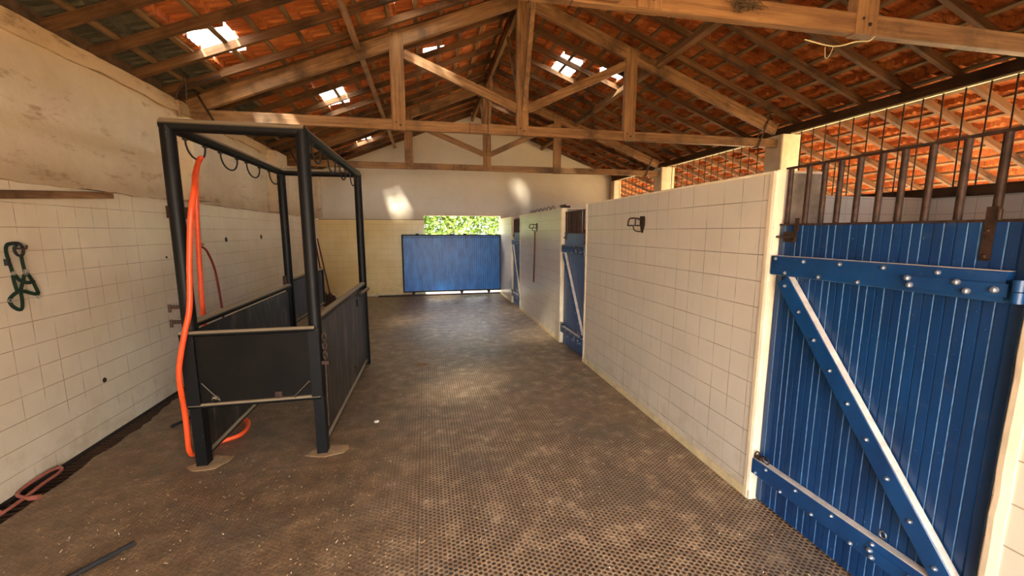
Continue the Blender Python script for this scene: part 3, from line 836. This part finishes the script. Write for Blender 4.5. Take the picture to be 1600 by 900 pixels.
# ------------------------------------------------------------------ washing stocks
SX0, SX1, SY0, SY1, SH = -1.555, -.785, 2.985, 4.99, 2.25
e = empty('washing_stocks', ((SX0+SX1)/2, (SY0+SY1)/2, 0))
tag(e, 'black steel horse washing stocks with panels and hooked top rails', 'stocks')
R = .042
for x in (SX0, SX1):
    for y in (SY0, SY1):
        jx = .03 if x == SX1 and y == SY1 else 0
        b = MB().tube([(x+jx, y, .42), (x+jx, y, SH)] if y == SY0 else [(x+jx, y, .0), (x+jx, y, SH)], R, 18)
        b.box((x+jx-.034, y-.044, .0), (x+jx+.034, y+.03, .45)) if y == SY0 else None
        p = b.build('post', 'stock', e)
def railp(name, a, b_, r=.040):
    return MB().tube([a, b_], r, 16).build(name, 'stock', e)
railp('top_rail', (SX0-.03, SY0, SH+.005), (SX1+.02, SY0, SH+.005))
railp('top_rail', (SX0-.02, SY1, SH+.005), (SX1+.05, SY1, SH+.005))
railp('top_rail', (SX0, SY0, SH+.003), (SX0, SY1, SH+.003), .038)
railp('top_rail', (SX1, SY0, SH+.003), (SX1+.03, SY1, SH+.003), .038)
def loop(x, ya, yb):
    ym = (ya+yb)/2; h = .115
    pts = [(x, ya, SH-.03)]+[(x, ym-(yb-ya)/2*math.cos(t*PI/12)*1.0, SH-.035-h*math.sin(t*PI/12)**.8) for t in range(0, 13)]+[(x, yb, SH-.03)]
    b = MB().tube(pts, .0065, 8); b.box((x-.012, ya-.012, SH-.046), (x+.012, ya+.014, SH-.028)); b.box((x-.012, yb-.014, SH-.046), (x+.012, yb+.012, SH-.028))
    b.build('rail_hook', 'rope', e)
for ya, yb in ((3.17, 3.42), (3.64, 3.93), (4.11, 4.40), (4.64, 4.92)):
    loop(SX0, ya, yb); loop(SX1+.01, ya, yb)
# side panels
for x, xe, nm in ((SX0+.0, SX0, 'left'), (SX1, SX1+.03, 'right')):
    pn = MB()
    pn.beam((x, SY0+.045, .50), (xe, SY1-.045, .50), .006, .88, (0, 0, 1)); p = pn.build('side_panel', 'panel', e)
    MB().tube([(x, SY0+.03, .985), (xe, SY1-.03, .985)], .030, 14).build('top_tube', 'stock', p)
    MB().tube([(x, SY0+.03, .055), (xe, SY1-.03, .055)], .022, 12).build('bottom_tube', 'stock', p)
    MB().box((x-.016, SY0+.045, .07), (x+.016, SY0+.07, .96)).build('side_frame', 'stock', p)
    MB().box((xe-.016, SY1-.07, .07), (xe+.016, SY1-.045, .96)).build('side_frame', 'stock', p)
# latch parts on the right side panel
b = MB().tube([(SX1+.065, 4.50, .93), (SX1+.085, 4.98, .93)], .020, 12); b.box((SX1+.03, 4.53, .90), (SX1+.08, 4.56, .955))
b.tube([(SX1+.05, 4.40, .90), (SX1+.05, 4.40, .82)], .008, 6); b.build('slide_bar', 'stock', e)
b = MB()
for z in (.86, .80, .73): b.tube([(SX1+.055+.014*math.cos(t*PI/5), SY0-.01, z+.026*math.sin(t*PI/5)) for t in range(10)], .0055, 6, True)
b.tube([(SX1+.055, SY0-.01, .70), (SX1+.050, SY0-.015, .20)], .007, 6); b.box((SX1+.03, SY0-.03, .665), (SX1+.08, SY0+.01, .69)); b.build('chain_latch', 'iron', e)
MB().box((SX1+.022, 4.2, .16), (SX1+.04, 4.23, .22)).build('stop_lug', 'iron', e)
# near gate between the near posts
gp = MB().box((SX0+.045, SY0-.052, .46), (SX1-.03, SY0-.046, .92)).build('front_panel', 'panel_dark', e)
MB().tube([(SX0-.035, SY0-.055, .935), (SX1+.01, SY0-.055, .935)], .021, 12).build('top_tube', 'stock', gp)
MB().tube([(SX0-.03, SY0-.055, .44), (SX1+.02, SY0-.055, .44)], .017, 12).build('bottom_tube', 'stock', gp)
MB().box((SX0-.035, SY0-.07, .44), (SX0+.045, SY0-.044, .93)).build('side_frame', 'stock', gp)
MB().box((SX1-.035, SY0-.07, .44), (SX1+.035, SY0-.044, .93)).build('side_frame', 'stock', gp)
b = MB().tube([(SX1-.15, SY0-.062, .455), (SX1-.045, SY0-.062, .56)], .006, 6); b.build('corner_brace', 'stock', gp)
b = MB().tube([(SX0+.06, SY0-.064, .60), (SX0+.16, SY0-.064, .47)], .005, 6); b.dome((SX0+.13, SY0-.053, .48), (0, -1, 0), .02, .02); b.build('corner_brace', 'stock', gp)
b = MB().box((SX0+.50, SY0-.066, .46), (SX0+.545, SY0-.05, .505)); b.build('lug', 'iron', gp)
for z in (1.10, 1.0):
    b = MB().box((SX0-.10, SY0-.02, z), (SX0-.035, SY0+.02, z+.02)); b.tube([(SX0-.092, SY0-.02, z-.02), (SX0-.092, SY0-.02, z+.03)], .009, 8); b.build('hinge_lug', 'iron', e)
# far gate, swung open beyond the far left post
rg = MB().beam((SX0+.01, 5.06, .80), (SX0+.03, 6.33, .80), .006, .48).build('rear_panel', 'panel', e)
MB().tube([(SX0+.01, 5.04, 1.045), (SX0+.03, 6.35, 1.045)], .022, 12).build('top_tube', 'stock', rg)
MB().tube([(SX0+.01, 5.04, .545), (SX0+.03, 6.35, .545)], .020, 12).build('bottom_tube', 'stock', rg)
MB().box((SX0+.010, 6.32, .55), (SX0+.05, 6.36, 1.04)).build('side_frame', 'stock', rg)
b = MB().box((SX0-.05, SY1-.05, 1.0), (SX0-.01, SY1+.06, 1.10)); b.build('hinge_lug', 'iron', e)

# dusty concrete pads under the near posts
for x, lb in ((SX0, 'left'), (SX1, 'right')):
    random.seed(int(abs(x)*100)); pts = [(x+.02+math.cos(a)*random.uniform(.08, .17), SY0-.01+math.sin(a)*random.uniform(.06, .12)) for a in [i*PI/6 for i in range(12)]]
    b = MB().add([(p[0], p[1], .0035) for p in pts]+[(p[0], p[1], .0) for p in pts], [tuple(range(12))]+[(i, (i+1) % 12, 12+(i+1) % 12, 12+i) for i in range(12)])
    tag(b.build('mortar_patch', 'mortar'), 'pale sandy mortar patch around the near %s post foot of the stocks' % lb, 'patch')

# ------------------------------------------------------------------ hoses
hk = (SX0, 3.295, SH-.135)
pts = [(-1.53, 3.30, 2.115), (-1.525, 3.24, 2.07), (-1.485, 3.10, 1.97), (-1.435, 2.97, 1.87), (-1.44, 2.91, 1.71), (-1.475, 2.91, 1.43), (-1.50, 2.90, 1.12), (-1.54, 2.89, .95), (-1.59, 2.89, .74), (-1.605, 2.90, .61), (-1.625, 2.95, .45), (-1.635, 2.97, .28), (-1.65, 3.0, .08), (-1.66, 3.12, .018)]
pts2 = [(-1.66, 3.12, .018), (-1.64, 3.22, .018), (-1.56, 3.26, .018), (-1.48, 3.33, .018), (-1.47, 3.44, .018), (-1.52, 3.58, .018), (-1.62, 3.66, .018), (-1.70, 3.60, .03), (-1.68, 3.45, .5), (-1.655, 3.36, .96), (-1.625, 3.33, 1.43), (-1.60, 3.31, 1.74), (-1.575, 3.30, 1.98), (-1.55, 3.30, 2.09), (-1.53, 3.30, 2.115)]
# the floor part stays outside of the panel on the wall side, its loop comes out under it
b = MB().tube(smooth(pts+pts2[1:], 5), .0165, 10)
tag(b.build('hose', 'orange'), 'bright orange hose hung in two strands on the first hook of the stocks', 'hose')
b = MB().tube(smooth([(-2.475, 5.07, 1.44), (-2.45, 5.12, 1.425), (-2.45, 5.21, 1.36), (-2.45, 5.32, 1.17), (-2.45, 5.37, .93), (-2.45, 5.40, .65), (-2.44, 5.42, .35), (-2.40, 5.46, .03)], 5), .012, 8)
tag(b.build('hose', 'redhose'), 'thin dark red hose hanging from the wall tap behind the stocks', 'hose')
b = MB().tube(smooth([(-2.47, 2.2, .0), (-2.44, 2.5, -.004), (-2.42, 2.72, .005), (-2.42, 2.90, .02), (-2.44, 3.05, .012), (-2.47, 3.09, .02), (-2.49, 3.02, .03), (-2.50, 2.88, .02), (-2.47, 2.80, .02), (-2.40, 2.77, .010), (-2.36, 2.765, .008)], 6), .010, 8)
b.tube([(-2.385, 2.765, .010), (-2.33, 2.762, .012)], .015, 8)
b.tube([(-2.47, 2.55, .004), (-2.44, 2.66, .006)], .014, 8)
tag(b.build('hose', 'oldhose'), 'old dusty red hose looped on the drain grate at the lower left', 'hose')

# water pipe with tap on the left wall
e = empty('water_pipe', (-2.48, 5.07, 1.46))
tag(e, 'brown water pipe with a tap running down the left wall', 'pipe')
MB().tube(smooth([(-2.478, 4.99, 2.95), (-2.475, 5.0, 2.75), (-2.475, 5.08, 2.4), (-2.475, 5.10, 2.0), (-2.475, 5.10, 1.75), (-2.475, 5.08, 1.50)], 4), .015, 10).build('pipe', 'pipe', e)
b = MB().tube([(-2.475, 5.08, 1.52), (-2.475, 5.075, 1.43)], .022, 12); b.tube([(-2.475, 5.075, 1.46), (-2.43, 5.075, 1.46)], .013, 8); b.box((-2.432, 5.05, 1.452), (-2.424, 5.10, 1.468)); b.build('tap', 'brass', e)
MB().tube(smooth([(-2.40, 4.80, 2.90), (-2.36, 4.80, 3.00), (-2.31, 4.83, 3.045), (-2.2, 4.845, 3.09), (-2.0, 4.845, 3.17)], 4), .010, 8).build('conduit', 'iron', e)['label'] = 'dark conduit along the rafter'
b = MB().tube(smooth([(-2.30, 4.72, 3.20), (-2.265, 4.72, 3.12), (-2.262, 4.72, 3.0), (-2.27, 4.73, 2.88)], 4), .009, 8)
b.tube([(-2.30, 4.72, 3.20), (-2.31, 4.72, 3.235)], .013, 8)
tag(b.build('hanging_cable', 'iron'), 'short black cable hanging from a rafter beside the truss end', 'cable')

# boards on the left wall
b = MB().beam((LX+.012, 2.2, 1.755), (LX+.012, 3.955, 1.895), .022, .052, (0, 0, 1), .003)
tag(b.build('wall_board', 'oldboard'), 'long narrow brown board nailed to the left wall, left photo edge', 'board')
b = MB().box((LX, 4.66, 1.735), (LX+.05, 5.02, 1.855)); tag(b.build('timber_block', 'darkwood'), 'short dark timber block on the left wall behind the stocks post', 'board')
for i, (yy, zz, r, lb) in enumerate(((5.83, 1.50, .032, 'left one of two round dark holes high in the left wall tiles'), (6.96, 1.52, .036, 'right one of two round dark holes high in the left wall tiles'), (3.63, .44, .020, 'dark hole low in the left wall tiles between halter and stocks'), (4.58, 1.35, .012, 'small dark hole in the left wall tiles beside the near stocks post'))):
    b = MB().tube([(LX+.0005, yy, zz), (LX+.006, yy, zz)], [r, r*.8], 14); tag(b.build('wall_fixing_hole', 'iron'), lb, 'hole')

# ------------------------------------------------------------------ halter
HX = LX+.012
e = empty('horse_halter', (HX, 3.08, 1.11))
tag(e, 'green webbing horse halter hanging on the left wall', 'halter')
def W(pts, x=HX): return [(x, y, z) for y, z in pts]
MB().strap(smooth(W([(3.036, 1.426), (3.030, 1.457), (3.030, 1.494), (3.043, 1.52), (3.071, 1.527), (3.097, 1.528)]), 4), .022, .004).build('crown_strap', 'green', e)
MB().tube(smooth(W([(3.075, 1.526), (3.1, 1.53), (3.12, 1.515), (3.127, 1.483), (3.116, 1.455), (3.092, 1.452), (3.074, 1.473), (3.073, 1.500), (3.09, 1.518)], HX+.01), 4, True), .008, 8).build('rope_ring', 'rope', e)['label'] = 'black rope ring over the hook'
for nm, pts in (('cheek_strap', [(3.112, 1.449), (3.113, 1.402), (3.117, 1.358)]), ('cheek_strap', [(3.022, 1.433), (3.032, 1.402), (3.040, 1.352)]),
                ('side_strap', [(3.039, 1.335), (3.04, 1.291), (3.049, 1.233)]), ('side_strap', [(3.113, 1.333), (3.087, 1.272), (3.066, 1.224)]),
                ('cross_strap', [(3.051, 1.339), (3.076, 1.299), (3.124, 1.277), (3.155, 1.28)]), ('throat_strap', [(3.130, 1.337), (3.149, 1.303), (3.163, 1.269), (3.186, 1.195)]),
                ('nose_strap', [(3.038, 1.228), (3.089, 1.226), (3.138, 1.206), (3.187, 1.190)]), ('chin_strap', [(3.044, 1.225), (3.013, 1.208), (2.992, 1.183), (3.005, 1.147), (3.038, 1.119), (3.061, 1.124), (3.07, 1.173), (3.069, 1.224)])):
    random.seed(len(pts)); MB().strap(smooth(W(pts, HX+.004+random.random()*.003), 4)  , .022, .004).build(nm, 'green', e)
for y, z, r in ((3.116, 1.346, .020), (3.041, 1.346, .013), (3.170, 1.177, .011), (3.155, 1.28, .010), (2.992, 1.183, .011)):
    MB().tube([(HX+.012, y+r*math.cos(t*PI/8), z+r*.8*math.sin(t*PI/8)) for t in range(16)], .0035, 6, True).build('ring', 'ring' if r > .0105 else 'rope', e)
MB().tube([(LX, 3.10, 1.495), (LX+.06, 3.10, 1.495), (LX+.065, 3.10, 1.515)], .006, 8).build('wall_hook', 'iron', e)
MB().box((HX, 3.006, 1.395), (HX+.02, 3.026, 1.435)).build('buckle', 'rope', e)

# ------------------------------------------------------------------ tack hooks on the stall fronts
def tack_hook(y, z, k=1.0):
    e = empty('tack_hook', (RX, y, z-.07))
    X = RX
    b = MB(); P = [(-.042, .062), (-.036, .070), (.030, .070), (.042, .055), (.042, -.01), (.012, -.075), (-.008, -.075), (-.040, .0)]
    vs = [(X, y-a*k, z+d*k) for a, d in P]+[(X-.006, y-a*k, z+d*k) for a, d in P]; n = len(P)
    b.add(vs, [tuple(range(n)), tuple(range(n, 2*n))]+[(i, (i+1) % n, n+(i+1) % n, n+i) for i in range(n)]); b.build('back_plate', 'iron', e)
    MB().tube(smooth([(X, y+.02*k, z+.035*k), (X-.05*k, y+.02*k, z+.05*k), (X-.105*k, y+.02*k, z+.05*k), (X-.125*k, y+.02*k, z+.03*k), (X-.13*k, y+.02*k, z-.015*k)], 4), .007*k, 8).build('bridle_arm', 'iron', e)
    MB().tube([(X-.13*k, y+.02*k, z-.012*k), (X, y+.02*k, z-.012*k)], .006*k, 8).build('bridle_arm', 'iron', e)
    MB().tube([(X-.06*k, y+.02*k, z-.012*k), (X-.06*k, y+.02*k, z+.048*k)], .006*k, 8).build('bridle_arm', 'iron', e)
    MB().tube(smooth([(X-.002, y, z-.06*k), (X-.04*k, y, z-.063*k), (X-.075*k, y, z-.052*k), (X-.09*k, y, z-.02*k)], 4), .006*k, 8).build('lower_hook', 'iron', e)
    return e
tag(tack_hook(3.24, 1.665), 'rusty iron tack hook on the long tiled front between near and middle doors', 'hook', 'tack hooks on the stall fronts')
tag(tack_hook(6.70, 1.675), 'rusty iron tack hook on the tiled front beyond the middle door', 'hook', 'tack hooks on the stall fronts')
b = MB().tube([(RX-.03, 6.72, 1.60), (RX-.03, 6.73, 1.2), (RX-.035, 6.76, .72)], .014, 8); 
tag(b.build('hanging_strap', 'shovel'), 'dark brown strap hanging below the far tack hook', 'strap')
# small stuff on top of the stall front walls
b = MB(); random.seed(4)
for i in range(7):
    y = 5.9+i*.22; b.tube(smooth([(RX+.05, y, WH), (RX+.05, y+.02, WH+.05), (RX+.05, y+.12, WH+.055), (RX+.05, y+.17, WH+.0)], 3), .006, 6)
tag(b.build('wire_rack', 'iron'), 'bent wire rack standing on top of the middle stall front', 'rack')
b = MB().box((RX+.08, 5.62, WH), (RX+.2, 5.70, WH+.05)); b.beam((RX+.14, 5.66, WH+.06), (RX+.14, 5.9, WH+.06), .02, .02); tag(b.build('hoof_brush', 'iron'), 'small dark brush lying on the middle stall front', 'brush')

# ------------------------------------------------------------------ tools in the far left corner
for i, (bx, by, tx, ty, tz, lb) in enumerate(((-2.13, 9.08, -2.47, 9.82, 1.52, 'left one of two dark shovels leaning in the far left corner'), (-2.00, 9.05, -2.45, 9.98, 1.44, 'right one of two dark shovels leaning in the far left corner'))):
    e = empty('shovel', (bx, by, 0)); tag(e, lb, 'shovel', 'shovels in the corner')
    f = Vector((bx, by, .0)); t = Vector((tx, ty, tz)); d = (t-f).normalized()
    MB().tube([f+d*.28, t], .015, 8).build('handle', 'shovel', e)
    s = d.cross(Vector((0, 0, 1))).normalized(); n_ = d.cross(s)
    b = MB(); P = [(-.02, .36), (-.045, .30), (-.10, .27), (-.105, .12), (-.06, .03), (0, .0), (.06, .03), (.105, .12), (.10, .27), (.045, .30), (.02, .36)]
    vs = [f+s*a+d*h+n_*(abs(a)*.25) for a, h in P]; vs += [v+n_*.004 for v in vs]; k = len(P)
    b.add(vs, [tuple(range(k)), tuple(range(k, 2*k))]+[(j, (j+1) % k, k+(j+1) % k, k+j) for j in range(k)]); b.build('blade', 'iron', e)

# ------------------------------------------------------------------ small things on the mats
b = MB().tube([(-1.655, 2.05, .014), (-1.52, 2.215, .014)], .013, 8); b = MB().tube([(-1.86, 1.80, .014), (-1.70, 2.0, .013), (-1.515, 2.22, .014)], .013, 8)
tag(b.build('stick', 'rope'), 'black stick lying on the mat at the lower left', 'stick')
b = MB().tube([(-2.10, 3.62, .011), (-2.02, 3.80, .011)], .011, 8); tag(b.build('stick', 'rope'), 'short dark stick on the dust left of the stocks', 'stick')
b = MB(); P = [(0, 0), (.05, .018), (.11, .022), (.16, .01), (.2, 0), (.14, -.014), (.07, -.018)]
b.add([(-.19+a, 4.80+d, .006+.01*math.sin(a*20)) for a, d in P]+[(-.19+a, 4.80+d, .002) for a, d in P], [tuple(range(7)), tuple(range(7, 14))]+[(i, (i+1) % 7, 7+(i+1) % 7, 7+i) for i in range(7)])
tag(b.build('dry_leaf', 'leafdry'), 'dry brown leaf on the mat in the middle of the aisle', 'leaf')
b = MB(); b.tube([(-.46, 3.38, .0), (-.46, 3.38, .004), (-.46, 3.38, .008)], [.022, .021, .012], 10); tag(b.build('pebble', 'white'), 'flat white pebble on the mat right of the stocks', 'pebble')
# straw and shavings: uncountable
b = MB(); random.seed(11)
for i in range(1500):
    if i % 3: x = random.uniform(-2.2, 1.8); y = 1.0+random.random()**1.3*5
    else:
        cx_, cy_ = random.choice([(-.45, 2.5), (.7, 2.1), (-.4, 1.9), (-1.6, 2.4), (.5, 2.8), (1.2, 2.6), (-1.2, 2.6)]); x = random.gauss(cx_, .22); y = random.gauss(cy_, .18)
    if x < -2.3 or x > 1.84: continue
    a = random.random()*PI; L = random.choice([.002, .003, .003, .004, .005, .010]); w = random.uniform(.0012, .0026)
    dx, dy = math.cos(a)*L, math.sin(a)*L; nx, ny = -math.sin(a)*w, math.cos(a)*w; z = .004+random.random()*.003
    b.cm = random.choice([0, 0, 1])
    b.add([(x-dx-nx, y-dy-ny, z), (x+dx-nx, y+dy-ny, z+.002), (x+dx+nx, y+dy+ny, z+.002), (x-dx+nx, y-dy+ny, z)], [(0, 1, 2, 3)])
ob = b.build('straw_bits', ['straw', 'white'], fix=False); tag(ob, 'scattered straw and shaving bits on the mats', 'straw', kind='stuff')

# nest, twig clump and wire on the near tie beam
b = MB(); random.seed(9)
for i in range(90):
    p = Vector((1.78+random.gauss(0, .045), 2.15-.045+random.uniform(-.03, .01), 2.85+random.gauss(0, .02))); a = random.random()*PI*2
    q = p+Vector((math.cos(a)*.06, random.uniform(-.02, .02), math.sin(a)*.025)); b.tube([p, (p+q)/2+Vector((0, 0, random.uniform(-.01, .01))), q], .0022, 4)
tag(b.build('bird_nest', 'nest'), 'clump of twigs stuck to the nearest tie beam at the top edge', 'nest')
b = MB().tube(smooth([(2.72, 2.11, 2.80), (2.66, 2.10, 2.745), (2.56, 2.10, 2.73), (2.42, 2.12, 2.70), (2.25, 2.16, 2.74)], 4), .004, 6)
b.tube(smooth([(2.42, 2.12, 2.70), (2.40, 2.12, 2.65), (2.37, 2.12, 2.63), (2.36, 2.12, 2.69)], 4), .0025, 5)
tag(b.build('loose_wire', 'white_paint'), 'loose pale wire dangling under the nearest tie beam', 'wire')
b = MB().box((.58, 2.085, 2.895), (1.02, 2.12, 2.93)); b.beam((.58, 2.09, 2.79), (1.02, 2.09, 2.79), .02, .02)
tag(b.build('splice_plate', 'beamX'), 'pale splice piece on the nearest tie beam near the ridge line', 'board')

# ------------------------------------------------------------------ greenery outside
def shrub(x, y, h, w, label, seed, n=6500):
    random.seed(seed); e = empty('tree', (x, y, -.05)); tag(e, label, 'tree', 'trees beyond the gate')
    b = MB().tube(smooth([(x, y, -.1), (x+.1, y, h*.3), (x-.05, y+.1, h*.62)], 3), [.09, .088, .086, .08, .075, .07, .05][:7], 8)
    for k in range(6):
        a = k*1.05; b.tube([(x+.08, y, h*(.25+.05*k)), (x+math.cos(a)*w*.5, y+math.sin(a)*w*.4, h*(.5+.06*k))], [.04, .015], 6)
    b.build('trunk', 'trunk', e)
    b = MB()
    for i in range(n):
        th = random.random()*2*PI; ph = math.acos(random.uniform(-1, 1)); r = random.random()**.4*(1+.18*math.sin(3*th)*math.sin(4*ph))
        p = Vector((x+w*r*math.sin(ph)*math.cos(th), y+w*.8*r*math.sin(ph)*math.sin(th), h*.55+h*.5*r*math.cos(ph)))
        if p.z < .25: continue
        d = Vector((random.gauss(0, 1), random.gauss(0, 1), random.gauss(0, 1))).normalized(); s = d.orthogonal().normalized()
        L = random.uniform(.07, .15); v = L*.40
        b.add([p-d*L, p+s*v, p+d*L, p-s*v], [(0, 1, 2, 3)])
    b.build('foliage', 'leaf', e, fix=False)
shrub(-1.8, 17.0, 4.4, 2.0, 'leafy sunlit tree beyond the gate, farthest left', 1)
shrub(.9, 18.2, 4.8, 2.1, 'leafy sunlit tree beyond the middle of the gate', 2)
shrub(3.6, 17.3, 4.6, 2.1, 'leafy sunlit tree beyond the right half of the gate', 3)
shrub(6.2, 19.5, 5.0, 2.2, 'leafy sunlit tree beyond the gate, farthest right', 4)

# ------------------------------------------------------------------ light
w = bpy.data.worlds.new('World'); scene.world = w; w.use_nodes = True
nt = w.node_tree; bg = nt.nodes['Background']; bg.inputs[0].default_value = (.95, .98, 1.0, 1); bg.inputs[1].default_value = 6.0
sun = bpy.data.lights.new('sun', 'SUN'); sun.energy = 22; sun.angle = math.radians(8); sun.color = (1, .93, .80)
so = bpy.data.objects.new('sun', sun); col.objects.link(so)
d = Vector((.5, 1.0, -1.12)).normalized()
so.rotation_euler = d.to_track_quat('-Z', 'Y').to_euler(); so.location = (0, 0, 12)

# ------------------------------------------------------------------ camera
F = 625.; H = 1.6
cam = bpy.data.cameras.new('camera'); cam.sensor_width = 36; cam.lens = F/1600*36; cam.clip_start = .02; cam.clip_end = 200
co = bpy.data.objects.new('camera', cam); col.objects.link(co)
fy = Vector((666-800, 362-450, F)).normalized()       # world +Y seen in camera space (x right, y down, z forward)
zc = Vector((1, 0, 0)).cross(fy)
if zc.y > 0: zc = -zc
zc.normalize(); xc = fy.cross(zc).normalized()
if xc.x < 0: xc = -xc
# rows of R: camera axes expressed in world coordinates
right = Vector((xc.x, fy.x, zc.x)); down = Vector((xc.y, fy.y, zc.y)); fwd = Vector((xc.z, fy.z, zc.z))
m = Matrix((right, -down, -fwd)).transposed().to_4x4(); m.translation = Vector((0, 0, H))
co.matrix_world = m
scene.camera = co

for o in bpy.data.objects:
    if '_o' in o: del o['_o']
vs_ = scene.view_settings
vs_.view_transform = 'Standard'; vs_.look = 'None'; vs_.gamma = 1; vs_.use_curve_mapping = False; vs_.exposure = 1.6
scene.cycles.max_bounces = 12; scene.cycles.diffuse_bounces = 7; scene.cycles.glossy_bounces = 4; scene.cycles.transparent_max_bounces = 12
scene.cycles.sample_clamp_indirect = 6; scene.cycles.caustics_reflective = False; scene.cycles.caustics_refractive = False
